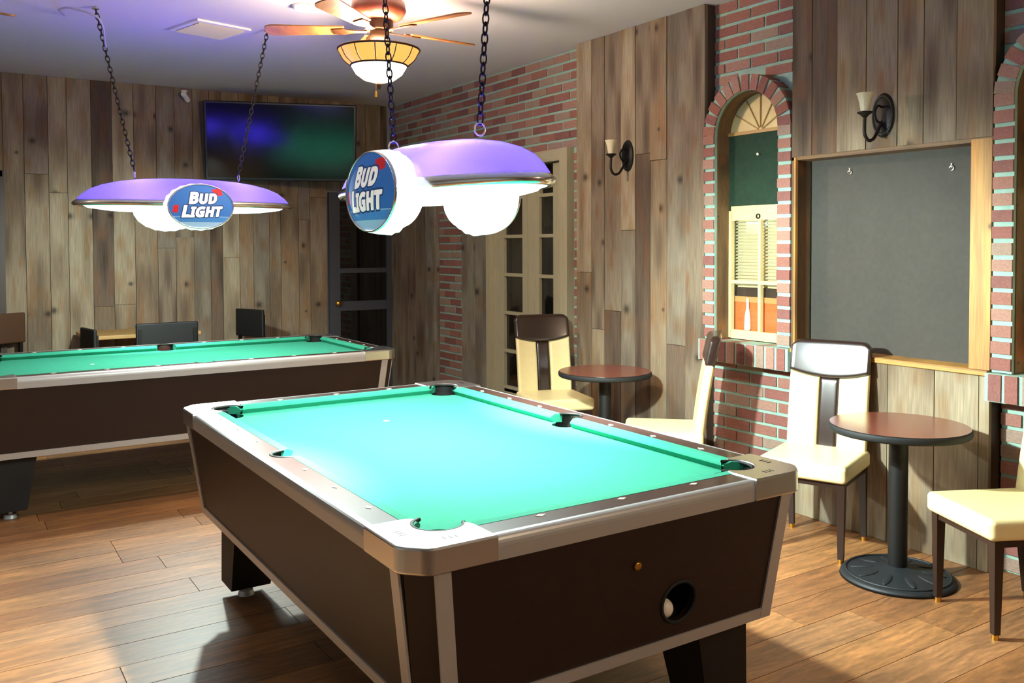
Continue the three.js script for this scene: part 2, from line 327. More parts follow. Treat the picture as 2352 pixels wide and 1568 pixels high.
// ---------------------------------------------------------------- pool tables
function poolTable(label, pos, turn, W2, L2, top, coin) {
  const T = thing('pool_table', label, 'pool table', pos, turn, 'bar pool tables');
  const ch = .06, wood = .098, nose = .148, yB = .37, yT = top - .062, dx = .068, dz = .055;
  const oct = (hx, hz, c, y) => [[hx - c, y, hz], [hx, y, hz - c], [hx, y, -hz + c], [hx - c, y, -hz], [-hx + c, y, -hz], [-hx, y, -hz + c], [-hx, y, hz - c], [-hx + c, y, hz]];
  const topO = oct(W2 - .012, L2 - .012, ch, yT), botO = oct(W2 - dx, L2 - dz, ch * .85, yB);
  // eight faces of the cabinet as plates between the two outlines
  const faceNames = ['corner_panel', 'side_panel', 'corner_panel', 'end_panel', 'corner_panel', 'side_panel', 'corner_panel', 'end_panel'];
  for (let i = 0; i < 8; i++) {
    const a = V(...topO[i]), b = V(...topO[(i + 1) % 8]), c = V(...botO[(i + 1) % 8]), d = V(...botO[i]);
    // seen from outside a is right of b for this winding
    const mt = a.clone().add(b).multiplyScalar(.5), mb = c.clone().add(d).multiplyScalar(.5), up = mt.clone().sub(mb), h = up.length(), wt = a.distanceTo(b) / 2, wb = c.distanceTo(d) / 2;
    const u = a.clone().sub(b).normalize(); let uu = u.clone(); const n = uu.clone().cross(up).normalize(); if (n.dot(V(mt.x, 0, mt.z)) < 0) uu.negate();
    const s = poly([[-wb, 0], [wb, 0], [wt, h], [-wt, h]]);
    const end = i === 7 && coin;
    if (end) { const hole = new THREE.Path(); const hx = .185, hy = (.503 - yB) / (yT - yB) * h, r = .066; hole.absellipse(hx, hy, r, r * .93, 0, Math.PI * 2, true); s.holes.push(hole); }
    const o = mb.toArray();
    mesh(faceNames[i], plate(s, o, uu.toArray(), up.toArray(), .022), M.cabinet, T);
    const nn = uu.clone().cross(up).normalize();
    const at = (su, sv, k = 0) => mb.clone().addScaledVector(uu, su).addScaledVector(up, sv / h).addScaledVector(nn, k);
    if (faceNames[i] !== 'corner_panel') {
      mesh('bottom_trim', plate(poly([[-wb, -.004], [wb, -.004], [wb + (wt - wb) * .07, .03], [-wb - (wt - wb) * .07, .03]]), at(0, 0, .005).toArray(), uu.toArray(), up.toArray(), .02), M.alu, T);
      for (const sg of [-1, 1]) { // aluminium strips along both upright edges
        const tw = .045, e = [[sg * wb, 0], [sg * wt, h], [sg * (wt - tw), h], [sg * (wb - tw), 0]]; if (sg < 0) e.reverse();
        mesh('corner_trim', plate(poly(sg > 0 ? e : e), at(0, 0, .006).toArray(), uu.toArray(), up.toArray(), .02), M.alu, T);
      }
    }
    if (end) {
      const hy = (.503 - yB) / (yT - yB) * h, c0 = at(.185, hy, 0);
      const ringG = new THREE.TorusGeometry(.066, .006, 10, 36); ringG.scale(1, .93, 1);
      const basis = new THREE.Matrix4().makeBasis(uu, up.clone().normalize(), nn).setPosition(c0);
      mesh('return_ring', ringG.applyMatrix4(basis), M.rubber, T);
      const cup = new THREE.CylinderGeometry(.075, .075, .2, 28, 1, true); cup.rotateX(Math.PI / 2); cup.translate(0, 0, -.122);
      mesh('ball_return', cup.applyMatrix4(basis), new THREE.MeshStandardMaterial({ color: 0x060606, roughness: .8, side: THREE.DoubleSide }), T);
      const bk = new THREE.CircleGeometry(.075, 28); bk.translate(0, 0, -.222); mesh('ball_return_back', bk.applyMatrix4(basis), M.rubber, T);
      const lk = lathe([[0, 0], [.0125, 0], [.013, .006], [.009, .009], [0, .009]], 20); lk.rotateX(Math.PI / 2); lk.applyMatrix4(new THREE.Matrix4().makeBasis(uu, up.clone().normalize(), nn).setPosition(at(.012, (.648 - yB) / (yT - yB) * h, 0)));
      mesh('lock', lk, M.brass, T);
      T.userData.hole = at(.148, (.478 - yB) / (yT - yB) * h, -.03);
    }
  }
  mesh('underside', bx(2 * (W2 - dx) - .05, .02, 2 * (L2 - dz) - .05, 0, yB + .03, 0), M.black, T);
  // rail side extrusions
  const band = (len, name) => { const pr = new THREE.Shape(); pr.moveTo(0, 0); pr.lineTo(.02, 0); pr.lineTo(.022, .035); pr.quadraticCurveTo(.022, .062, .004, .064); pr.lineTo(0, .064); const g = new THREE.ExtrudeGeometry(pr, { depth: len, bevelEnabled: false, curveSegments: 6 }); g.translate(-.02, 0, -len / 2); return g; };
  const cast = .245;
  for (const s of [-1, 1]) {
    const g = band(2 * (L2 - cast) + .02); if (s < 0) g.rotateY(Math.PI); g.translate(s * W2 - s * .002, top - .064, 0); mesh('rail_trim', g, M.alu, T);
    const e = band(2 * (W2 - cast) + .02); e.rotateY(s > 0 ? -Math.PI / 2 : Math.PI / 2); e.translate(0, top - .064, s * L2 - s * .002); mesh('rail_trim', e, M.alu, T);
  }
  // rail tops with side pockets left open
  const sideR = .064, xi = W2 - wood, zi = L2 - wood;
  for (const s of [-1, 1]) for (const q of [-1, 1]) {
    const sh = new THREE.Shape(); sh.moveTo(xi, sideR * .9); sh.lineTo(xi, L2 - cast + .005); sh.lineTo(W2 - .018, L2 - cast + .005); sh.lineTo(W2 - .018, 0); sh.lineTo(xi + .05, 0); sh.quadraticCurveTo(xi + .045, sideR * .9, xi, sideR * .9);
    const g = new THREE.ExtrudeGeometry(sh, { depth: .05, bevelEnabled: false, curveSegments: 10 }); g.rotateX(Math.PI / 2); g.scale(s, 1, q); if (s * q < 0) flip(g); g.translate(0, top - .001, 0);
    mesh('rail_top', g, M.railwood, T);
  }
  for (const q of [-1, 1]) mesh('rail_top', bx(2 * (W2 - cast) + .01, .05, wood - .018, 0, top - .026, q * (L2 - .018 - (wood - .018) / 2)), M.railwood, T);
  // sights
  const dia = new THREE.CylinderGeometry(.0085, .0085, .002, 4); dia.scale(1, 1, 1.9);
  const pl = 2 * (L2 - nose), pw = 2 * (W2 - nose);
  for (const s of [-1, 1]) for (const k of [-3, -2, -1, 1, 2, 3]) mesh('sight', dia, M.ivory, T).position.set(s * (W2 - wood + .022), top, k * pl / 8);
  const dia2 = dia.clone().rotateY(Math.PI / 2); for (const s of [-1, 1]) for (const k of [-1, 0, 1]) mesh('sight', dia2, M.ivory, T).position.set(k * pw / 4, top, s * (L2 - wood + .022));
  // cloth bed with pocket cut-outs
  const bedY = top - .036, bx2 = W2 - nose + .02, bz2 = L2 - nose + .02, pc = .168, pr_ = .062;
  const bed = new THREE.Shape(); const cx = W2 - pc, cz = L2 - pc;
  const notch = Math.sqrt(Math.max(0, pr_ * pr_ - (bx2 - cx) ** 2)), sn = .055, sx = W2 - nose + .028, sa = Math.sqrt(sn * sn - (sx - bx2) ** 2);
  const arcPts = (ox, oz, r, x0, z0, x1, z1) => { let a0 = Math.atan2(z0 - oz, x0 - ox), a1 = Math.atan2(z1 - oz, x1 - ox); const toC = Math.atan2(-oz, -ox); const norm = a => { while (a < toC - Math.PI) a += 2 * Math.PI; while (a > toC + Math.PI) a -= 2 * Math.PI; return a; }; a0 = norm(a0); a1 = norm(a1); return Array.from({ length: 15 }, (_, i) => { const a = a0 + (a1 - a0) * i / 14; return [ox + r * Math.cos(a), oz + r * Math.sin(a)]; }); };
  const out = [];
  const corner = (s, q, rev) => { const p = arcPts(s * cx, q * cz, pr_, s * bx2, q * (cz - notch), s * (cx - notch), q * bz2); out.push(...(rev ? p.reverse() : p)); };
  out.push(...arcPts(sx, 0, sn, bx2, -sa, bx2, sa)); corner(1, 1, false); corner(-1, 1, true); out.push(...arcPts(-sx, 0, sn, -bx2, sa, -bx2, -sa)); corner(-1, -1, false); corner(1, -1, true);
  const bg = new THREE.ExtrudeGeometry(poly(out), { depth: .022, bevelEnabled: false }); bg.rotateX(Math.PI / 2); bg.translate(0, bedY, 0);
  mesh('cloth_bed', bg, M.felt, T);
  mesh('foot_spot', cyl(.013, .013, .0008, 0, bedY + .0004, -pl / 4), M.white, T);
  // cushions
  const prof = [[0, top], [.030, top], [.046, top - .010], [.049, top - .016], [.034, top - .036], [0, top - .036]];
  function cushion(len0, len1, c0, c1) { // along +s from len0 to len1, c = how far the end is cut back per unit of width
    return loft([prof.map(([u, y]) => [u, y, len0 + c0 * u]), prof.map(([u, y]) => [u, y, len1 - c1 * u])]);
  }
  for (const s of [-1, 1]) for (const q of [-1, 1]) {
    const g = cushion(sideR * .82, L2 - cast + .07, .35, 1.0); g.scale(-1, 1, 1); flip(g); g.translate(xi + .001, 0, 0); g.scale(s, 1, q); if (s * q < 0) flip(g); planarUV(g); mesh('cushion', g, M.cushion, T);
  }
  for (const q of [-1, 1]) { const l = W2 - cast + .07, g = cushion(-l, l, 1, 1); g.rotateY(Math.PI / 2); g.translate(0, 0, -0); /* u now runs along -z */ g.translate(0, 0, zi + .001); if (q < 0) g.rotateY(Math.PI); planarUV(g); mesh('cushion', g, M.cushion, T); }
  // corner castings
  const barX = bx(.004, .001, .02), barZ = bx(.02, .001, .004);
  const cs = new THREE.Shape(); const c45 = ch + .012; cs.moveTo(c45, 0); cs.lineTo(cast, 0); cs.lineTo(cast - .002, wood); cs.quadraticCurveTo(cast - .004, wood + .03, cast - .02, wood + .032);
  { const o = pc, r = .07; const a0 = Math.atan2(wood + .03 - o, cast - .022 - o); const a1 = Math.atan2(cast - .022 - o, wood + .03 - o); for (let i = 0; i <= 18; i++) { const a = a0 + (a1 - 2 * Math.PI - a0) * i / 18; cs.lineTo(o + r * Math.cos(a), o + r * Math.sin(a)); } }
  cs.lineTo(wood + .032, cast - .02); cs.quadraticCurveTo(wood + .03, cast - .004, wood, cast - .002); cs.lineTo(0, cast); cs.lineTo(0, c45); cs.quadraticCurveTo(.002, c45 - .016, .014, c45 - .03); cs.lineTo(c45 - .03, .014); cs.quadraticCurveTo(c45 - .016, .002, c45, 0);
  const cg = new THREE.ExtrudeGeometry(cs, { depth: .054, bevelEnabled: true, bevelSize: .006, bevelThickness: .007, bevelOffset: -.004, bevelSegments: 3, curveSegments: 8 }); cg.rotateX(Math.PI / 2); cg.translate(0, top + .001 - .007, 0);
  for (const s of [-1, 1]) for (const q of [-1, 1]) {
    const g = cg.clone(); g.scale(-1, 1, -1); g.translate(W2 + .003, .003, L2 + .003); g.scale(s, 1, q); if (s * q < 0) flip(g); const C = mesh('corner_casting', g, M.casting, T);
    for (let k = 0; k < 3; k++) { mesh('engraved_mark', barX, M.iron, C).position.set(s * (W2 - .12 - k * .016), top + .0042, q * (L2 - .045)); mesh('engraved_mark', barZ, M.iron, C).position.set(s * (W2 - .045), top + .0042, q * (L2 - .12 - k * .016)); }
    pocket(T, s * cx, q * cz, .068, Math.atan2(s, q), Math.PI * 1.3);
  }
  for (const s of [-1, 1]) pocket(T, s * (W2 - nose + .046), 0, .058, Math.atan2(s, 0), Math.PI * 1.06);
  // a sunk cup below the cloth and a raised collar on the rail side only
  function pocket(T, x, z, r, dir, span) {
    const cup = new THREE.CylinderGeometry(r, r * .9, .09, 32, 1, true); cup.translate(x, bedY - .003 - .045, z);
    const d = new THREE.CircleGeometry(r * .9, 28); d.rotateX(-Math.PI / 2); d.translate(x, bedY - .093, z);
    const col = new THREE.CylinderGeometry(r, r, top - bedY, 32, 1, true, dir - span / 2, span); col.translate(x, (top + bedY) / 2 - .003, z);
    const lip = new THREE.TorusGeometry(r - .001, .006, 8, 32, span); lip.rotateX(-Math.PI / 2); lip.rotateY(dir - Math.PI / 2 - span / 2); lip.translate(x, top - .003, z);
    mesh('pocket_liner', merge([cup, d, col, lip]), linerMat, T);
  }
  // legs
  for (const s of [-1, 1]) for (const q of [-1, 1]) {
    const lx = W2 - .25, lz = L2 - .24, sq = (hx, hz, x, y, z) => [[x - hx, y, z - hz], [x - hx, y, z + hz], [x + hx, y, z + hz], [x + hx, y, z - hz]];
    mesh('leg', loft([sq(.11, .11, s * lx, yB + .02, q * lz), sq(.085, .08, s * (lx + .03), .055, q * (lz + .03))].reverse()), M.black, T);
    const f = mesh('leveler', merge([cyl(.012, .012, .05, 0, .035, 0), cyl(.03, .036, .022, 0, .012, 0)]), M.alu, T); f.position.set(s * (lx + .03), 0, q * (lz + .03));
  }
  return T;
}
const linerMat = new THREE.MeshStandardMaterial({ color: 0x090909, roughness: .65, side: THREE.DoubleSide });
function flip(g) { if (g.index) { const a = g.index.array; for (let i = 0; i < a.length; i += 3) { const t = a[i]; a[i] = a[i + 1]; a[i + 1] = t; } } else for (const at of Object.values(g.attributes)) { const n = at.itemSize, a = at.array; for (let i = 0; i < at.count; i += 3) for (let k = 0; k < n; k++) { const t = a[i * n + k]; a[i * n + k] = a[(i + 1) * n + k]; a[(i + 1) * n + k] = t; } } g.computeVertexNormals(); }
function planarUV(g) { const p = g.attributes.position, uv = g.attributes.uv; for (let i = 0; i < p.count; i++) uv.setXY(i, p.getX(i) + p.getY(i), p.getZ(i)); }
const table1 = poolTable('brown coin pool table with bright green cloth nearest the viewer', [.012, 0, -.02], 0, .705, 1.14, .826, true);
poolTable('brown pool table with green cloth standing crosswise before the board wall', [-.21, 0, -3.25], Math.PI / 2, .665, 1.27, .826, false);
{ const h = table1.userData.hole; delete table1.userData.hole; const b = thing('cue_ball', 'cream ball resting in the return hole of the near pool table', 'ball', [.012 + h.x + .008, h.y - .03, -.02 + h.z + .0]); const g = new THREE.SphereGeometry(.0285, 24, 16); g.translate(0, .0285, 0); mesh('ball', g, M.ivory, b); }
{ const c = thing('chalk_cube', 'lime green chalk cube on the far pool table at the left edge', 'chalk', [-1.33, .83, -2.66]); mesh('chalk', rb(.024, .022, .024, .002, 0, .0115, 0), std({ color: 0x9fe020, roughness: .8 }), c); mesh('chalk_face', cyl(.009, .009, .001, 0, .0232, 0), std({ color: 0x3c8f3a, roughness: 1 }), c); }

// ---------------------------------------------------------------- pool table lamps
function logoTexture() {
  const c = document.createElement('canvas'); c.width = 768; c.height = 512; const x = c.getContext('2d');
  x.fillStyle = '#2f68b4'; x.fillRect(0, 0, 768, 512);
  x.fillStyle = '#8fb6d8'; x.fillRect(0, 372, 768, 140);
  x.fillStyle = '#3f7fc4'; x.fillRect(0, 378, 768, 60);
  x.fillStyle = '#c3202c'; x.beginPath(); x.moveTo(500, 60); x.lineTo(610, 40); x.lineTo(640, 120); x.lineTo(540, 140); x.fill();
  x.beginPath(); x.moveTo(60, 250); x.lineTo(120, 240); x.lineTo(110, 330); x.lineTo(50, 330); x.fill();
  x.textAlign = 'center'; x.textBaseline = 'middle'; x.lineJoin = 'round';
  const word = (big, small, cx, cy, s) => {
    x.save(); x.translate(cx, cy); x.transform(1, -.03, -.2, 1, 0, 0);
    x.font = `bold ${s}px sans-serif`; const wb = x.measureText(big).width; x.font = `bold ${s * .86}px sans-serif`; const ws = x.measureText(small).width; const x0 = -(wb + ws) / 2; x.textAlign = 'left';
    for (const pass of [0, 1]) { x.lineWidth = s * .2; x.strokeStyle = '#173a6e'; x.fillStyle = '#ffffff';
      x.font = `bold ${s}px sans-serif`; if (!pass) x.strokeText(big, x0, 0); else { x.fillText(big, x0, 0); x.lineWidth = s * .07; x.strokeStyle = '#ffffff'; x.strokeText(big, x0, 0); }
      x.font = `bold ${s * .86}px sans-serif`; x.lineWidth = s * .2; x.strokeStyle = '#173a6e'; if (!pass) x.strokeText(small, x0 + wb, s * .05); else { x.fillText(small, x0 + wb, s * .05); x.lineWidth = s * .07; x.strokeStyle = '#ffffff'; x.strokeText(small, x0 + wb, s * .05); } }
    x.restore();
  };
  word('B', 'UD', 400, 160, 180); word('L', 'IGHT', 384, 312, 180);
  const t = new THREE.CanvasTexture(c); t.colorSpace = THREE.SRGBColorSpace; return t;
}
const logo = logoTexture();
const LM = {
  dome: phy({ color: 0x4a36e4, roughness: .9, transmission: .5, thickness: 0, clearcoat: .8, clearcoatRoughness: .12 }),
  rim: std({ color: 0xe8e4e0, metalness: 1, roughness: .16 }),
  glow: std({ color: 0xffffff, roughness: .6, emissive: new THREE.Color().setRGB(.86, 1, 1), emissiveIntensity: 2.4 }),
  skirt: std({ color: 0xf0f4f4, roughness: .4, emissive: new THREE.Color().setRGB(.8, 1, 1), emissiveIntensity: 1.0 }),
  face: std({ map: logo, roughness: .75, emissive: new THREE.Color(0xffffff), emissiveMap: logo, emissiveIntensity: .4 }),
};
function poolLamp(label, pos, turn, spread, power, slide) {   // slide: where each sign sits along the lamp
  const T = thing('pool_table_lamp', label, 'lamp', pos, turn, 'hanging lamps over the pool tables');   // origin at rim height, long axis local z
  const a = .685, b = .235, n = 72;
  const ell = (k, y, ka = k) => Array.from({ length: n }, (_, i) => { const t = i / n * Math.PI * 2; return [b * k * Math.cos(t), y, a * ka * Math.sin(t)]; });
  const smooth = (g) => { g = g.clone(); return g; };
  // dome: lofted oval shell
  const prof = [[1, .012], [.985, .03], [.95, .055], [.88, .09], [.78, .118], [.64, .142], [.48, .158], [.3, .167], [.12, .17]];
  mesh('lamp_shade', smoothLoft(prof.map(([k, y]) => ell(k, y, k))), LM.dome, T);
  // polished rim band
  mesh('lamp_rim', smoothLoft([ell(.985, .016), ell(1.0, .02), ell(1.03, .006), ell(1.035, -.006), ell(1.02, -.018), ell(.99, -.02), ell(.97, -.012), ell(.97, .01)], false, true), LM.rim, T);
  // glowing underside
  mesh('lamp_diffuser', smoothLoft([ell(.965, -.006), ell(.9, -.03), ell(.7, -.048), ell(.4, -.056), ell(.1, -.058)]), LM.glow, T);
  const light = new THREE.RectAreaLight(LIGHT.pool, LIGHT.panel * power, .36, 1.05); light.position.set(0, -.066, 0); light.rotation.x = -Math.PI / 2; T.add(light);
  for (const s of [-1, 1]) { // bulbs inside the translucent shade
    const g = new THREE.CapsuleGeometry(.02, .22, 6, 14); g.rotateX(Math.PI / 2); g.translate(0, .045, s * .3); mesh('lamp_bulb', g, LM.glow, T);
    const p = new THREE.PointLight(LIGHT.pool, LIGHT.inner * (.4 + .6 * power)); p.castShadow = true; p.position.set(0, .045, s * .3); T.add(p);
  }
  // crown-cap signs on both long sides
  for (const s of [-1, 1]) {
    const G = new THREE.Group(); G.name = 'lamp_sign'; G.position.set(s * .225, -.022, slide[(s + 1) / 2]); G.rotation.y = s > 0 ? Math.PI / 2 : -Math.PI / 2; T.add(G); // local +z outward
    const fw = .205, fh = .142, N = 84;
    const el = (k, z, fl = 0) => Array.from({ length: N }, (_, i) => { const t = -i / N * Math.PI * 2, r = k + fl * Math.cos(t * 21); return [fw * r * Math.cos(t), fh * r * Math.sin(t) - (k - 1) * .02, z]; });
    mesh('crimped_skirt', smoothLoft([el(1.0, .075), el(1.03, .062), el(1.045, .045, .006), el(1.06, .02, .016), el(1.065, .0, .018), el(1.0, .0, .016), el(.98, .04, 0)], false, true), LM.skirt, G);
    // bulged printed face
    const fg = new THREE.CircleGeometry(1, 64, 0, Math.PI * 2); const rings = []; const pos = [], uv = [], idx = []; const R = 8, S = 64;
    for (let r = 0; r <= R; r++) for (let k = 0; k < S; k++) { const t = k / S * Math.PI * 2, q = r / R; pos.push(fw * q * Math.cos(t), fh * q * Math.sin(t), .072 + .03 * (1 - q * q)); uv.push(.5 + .5 * q * Math.cos(t), .5 + .5 * q * Math.sin(t)); }
    for (let r = 0; r < R; r++) for (let k = 0; k < S; k++) { const i = r * S + k, j = r * S + (k + 1) % S; idx.push(i, i + S, j + S, i, j + S, j); }
    const f = new THREE.BufferGeometry(); f.setAttribute('position', new THREE.Float32BufferAttribute(pos, 3)); f.setAttribute('uv', new THREE.Float32BufferAttribute(uv, 2)); f.setIndex(idx); f.computeVertexNormals();
    mesh('sign_face', f, LM.face, G);
    const ring = new THREE.TorusGeometry(1, .025, 8, 72); ring.scale(fw * .99, fh * .99, .24); ring.translate(0, 0, .074); mesh('sign_ring', ring, LM.rim, G);
    // glowing back bowl of the sign
    mesh('sign_lamp_bowl', smoothLoft([el(1.0, .05), el(.99, .0), el(.9, -.045), el(.65, -.075), el(.2, -.09)].map(r => r)), LM.glow, G);
    const p = new THREE.SpotLight(LIGHT.pool, LIGHT.cap * power, 0, .95, .4); p.castShadow = true; p.shadow.radius = 2; p.position.set(0, -.1, .078); p.target.position.set(0, -.1 - .56, .078 + .83); p.target.name = 'light_aim'; G.add(p, p.target);   // its shade lets light out down and outwards
  }
  // eyelets and chains
  const linkG = new THREE.TorusGeometry(.012, .0032, 6, 12); linkG.scale(1, 1.75, 1);
  for (const s of [-1, 1]) {
    const e = new THREE.TorusGeometry(.022, .0035, 8, 24); e.translate(0, .192, s * .335); mesh('eyelet', e, M.chrome, T);
    const C = new THREE.Group(); C.name = 'chain'; T.add(C);
    const p0 = V(0, .212, s * .335), p1 = V(0, H - pos[1] - .012, s * spread), L = p0.distanceTo(p1), num = Math.round(L / .0335), dir = p1.clone().sub(p0).normalize();
    const q = new THREE.Quaternion().setFromUnitVectors(V(0, 1, 0), dir);
    for (let k = 0; k < num; k++) { const m = mesh('link', linkG, M.iron, C); m.position.copy(p0).addScaledVector(dir, (k + .5) * L / num); m.quaternion.copy(q).multiply(new THREE.Quaternion().setFromAxisAngle(V(0, 1, 0), k % 2 * Math.PI / 2)); }
    mesh('ceiling_hook', lathe([[0, 0], [.006, 0], [.007, -.006], [.02, -.01], [.022, -.016], [0, -.016]].map(([r, y]) => [r, y]), 16), M.chrome, T).position.set(0, H - pos[1] - .0005, s * spread);
  }
  return T;
}
function smoothLoft(rings, cap = true, wrap = false) { // indexed loft with smooth normals
  const n = rings[0].length, pos = rings.flat(2), idx = [], m = rings.length;
  for (let k = 0; k < (wrap ? m : m - 1); k++) for (let i = 0; i < n; i++) { const j = (i + 1) % n, a = k * n + i, b = k * n + j, c = ((k + 1) % m) * n + j, d = ((k + 1) % m) * n + i; idx.push(a, c, b, a, d, c); }
  if (cap && !wrap) { const r = rings[m - 1], c = [0, 1, 2].map(q => r.reduce((s, p) => s + p[q], 0) / n); pos.push(...c); const ci = pos.length / 3 - 1; for (let i = 0; i < n; i++) idx.push((m - 1) * n + i, ci, (m - 1) * n + (i + 1) % n); }
  const g = new THREE.BufferGeometry(); g.setAttribute('position', new THREE.Float32BufferAttribute(pos, 3)); g.setAttribute('uv', new THREE.Float32BufferAttribute(new Float32Array(pos.length / 3 * 2), 2)); g.setIndex(idx); g.computeVertexNormals(); return g;
}
poolLamp('glowing purple oval lamp hanging over the near pool table', [.0, 1.755, -.05], .02, .46, 1, [.075, -.06]);
const lamp2 = poolLamp('glowing purple oval lamp seen broadside over the far pool table', [-.17, 1.818, -3.22], Math.PI / 2, .55, .36, [.01, -.09]);
{ // swag of power cord from the ceiling to the left chain (lamp space: local z = world x)
  const g = tube([V(.33, 1.235, -.69), V(-.06, 1.18, -.76), V(-.24, 1.15, -.71), V(-.3, 1.1, -.58), V(-.05, .98, -.5)], .006, 40, 6);
  mesh('power_cord', g, std({ color: 0x9a98b4, roughness: .6 }), lamp2);
}

// ---------------------------------------------------------------- ceiling fans with light bowls
const FM = {
  housing: phy({ color: 0x6a3420, roughness: .4 }), bladeM: std({ map: floorTint[1], color: 0xfff0d8, roughness: .45 }), bronze: std({ color: 0x3a2414, metalness: .6, roughness: .4 }),
  bowl: std({ color: 0xffffff, roughness: .5, emissive: new THREE.Color().setRGB(1, .93, .78), emissiveIntensity: 2.6 }),
  amber: std({ color: 0xd08a30, roughness: .4, emissive: new THREE.Color().setRGB(1, .52, .12), emissiveIntensity: .95 }),
};
function fan(label, x, z, a0, inten, color) {
  const T = thing('ceiling_fan', label, 'ceiling fan', [x, H, z], 0, 'ceiling fans with light bowls');   // origin at the ceiling
  mesh('canopy', lathe([[0, 0], [.075, 0], [.07, -.03], [.03, -.055], [0, -.055]].reverse(), 32), FM.housing, T);
  mesh('motor_housing', lathe([[0, -.05], [.06, -.052], [.12, -.07], [.155, -.1], [.16, -.15], [.14, -.185], [.1, -.205], [0, -.21]].reverse(), 40), FM.housing, T);
  mesh('rotor', cyl(.085, .085, .05, 0, -.235, 0, 32), FM.bronze, T);
  for (let k = 0; k < 5; k++) {
    const g = new THREE.Group(); g.name = 'blade'; g.rotation.y = -(a0 + k * 72) * Math.PI / 180; T.add(g);
    const s = new THREE.Shape(); s.moveTo(.2, -.05); s.lineTo(.6, -.068); s.quadraticCurveTo(.655, -.068, .66, -.02); s.lineTo(.66, .02); s.quadraticCurveTo(.655, .068, .6, .068); s.lineTo(.2, .05); s.quadraticCurveTo(.19, 0, .2, -.05);
    const bg = new THREE.ExtrudeGeometry(s, { depth: .008, bevelEnabled: false }); bg.rotateX(-Math.PI / 2 + .2); bg.translate(0, -.262, 0); mesh('blade_board', bg, FM.bladeM, g);
    const ir = new THREE.Shape(); ir.moveTo(.07, -.014); ir.quadraticCurveTo(.16, -.01, .2, -.038); ir.lineTo(.27, -.03); ir.lineTo(.27, .03); ir.lineTo(.2, .038); ir.quadraticCurveTo(.16, .01, .07, .014); const ig = new THREE.ExtrudeGeometry(ir, { depth: .006, bevelEnabled: false }); ig.rotateX(-Math.PI / 2 + .2); ig.translate(0, -.27, 0); mesh('blade_iron', ig, FM.bronze, g);
  }
  mesh('switch_housing', lathe([[0, -.26], [.05, -.26], [.055, -.3], [.04, -.33], [.025, -.345], [.025, -.37], [0, -.37]].reverse(), 28), FM.bronze, T);
  // amber art-glass ring with dark leading, white bowl inside it
  mesh('lamp_ring_glass', lathe([[.236, -.375], [.232, -.385], [.205, -.43], [.165, -.465], [.16, -.462], [.2, -.425], [.226, -.382]], 48), FM.amber, T);
  mesh('ring_edge', (() => { const g = new THREE.TorusGeometry(.236, .007, 8, 56); g.rotateX(Math.PI / 2); g.translate(0, -.374, 0); return g; })(), FM.bronze, T);
  mesh('ring_edge', (() => { const g = new THREE.TorusGeometry(.163, .006, 8, 48); g.rotateX(Math.PI / 2); g.translate(0, -.466, 0); return g; })(), FM.bronze, T);
  for (let k = 0; k < 12; k++) { const a = k / 12 * Math.PI * 2, d = [Math.cos(a), Math.sin(a)]; mesh('leading', tube([V(.234 * d[0], -.38, .234 * d[1]), V(.208 * d[0], -.43, .208 * d[1]), V(.166 * d[0], -.467, .166 * d[1])], .0035, 8, 5), FM.bronze, T); }
  mesh('lamp_bowl', lathe([[.17, -.36], [.168, -.42], [.162, -.47], [.135, -.515], [.09, -.548], [.04, -.562], [0, -.565]].reverse(), 40), FM.bowl, T);
  mesh('finial', lathe([[0, -.563], [.014, -.566], [.016, -.578], [.008, -.588], [.01, -.596], [0, -.604]].reverse(), 16), FM.bronze, T);
  const pc = mesh('pull_chain', merge([cyl(.0015, .0015, .05, -.02, -.59, .0, 6), cyl(.007, .009, .036, -.02, -.632, 0, 10)]), M.brass, T);
  const p = new THREE.PointLight(color, inten); p.castShadow = true; p.shadow.radius = 5; p.position.set(0, -.44, 0); T.add(p);
  return T;
}
fan('lit ceiling fan with amber glass ring above the pool tables', .6, -1.85, -4, LIGHT.fan, LIGHT.fanColor);
fan('ceiling fan mostly beyond the left edge with one blade tip in view', -1.86, -2.5, -9, LIGHT.fan * .1, LIGHT.fanColor);
fan('ceiling fan behind the viewer', .9, 4.2, 20, LIGHT.rear, LIGHT.rearColor);

// ---------------------------------------------------------------- wall sconces
function sconce(label, y, z) {
  const T = thing('wall_sconce', label, 'sconce', [XW, y, z], -Math.PI / 2, 'candle sconces on the boards');  // local +z into the room
  const pl = lathe([[0, .02], [.03, .018], [.05, .012], [.062, .006], [.066, 0]], 32); pl.rotateX(Math.PI / 2); pl.scale(1, 1.75, 1); mesh('backplate', pl, M.iron, T);
  mesh('plate_bead', (() => { const g = new THREE.TorusGeometry(.056, .006, 8, 36); g.scale(1, 1.75, 1); g.translate(0, 0, .01); return g; })(), M.iron, T);
  mesh('arm', tube([V(0, -.03, .012), V(0, -.075, .045), V(0, -.125, .085), V(0, -.135, .125), V(0, -.105, .155), V(0, -.055, .158), V(0, -.02, .155)], .0085, 32), M.iron, T);
  mesh('scroll', tube([V(0, .04, .012), V(0, .045, .05), V(0, .01, .075), V(0, -.03, .06), V(0, -.04, .035)], .006, 24), M.iron, T);
  const cup = lathe([[0, -.022], [.012, -.02], [.02, -.01], [.036, 0], [.037, .006], [.02, .008], [0, .008]], 24); cup.translate(0, 0, .155); mesh('drip_cup', cup, M.iron, T);
  const gl = lathe([[.02, .008], [.024, .03], [.028, .055], [.036, .085], [.044, .1], [.041, .1], [.033, .085], [.025, .055], [.018, .02]], 28); gl.translate(0, 0, .155); mesh('glass_shade', gl, M.sconceGlass, T);
}
sconce('iron candle sconce on the boards left of the arched window', 2.165, -1.86);
sconce('iron candle sconce above the grey roller shade', 2.20, .15);

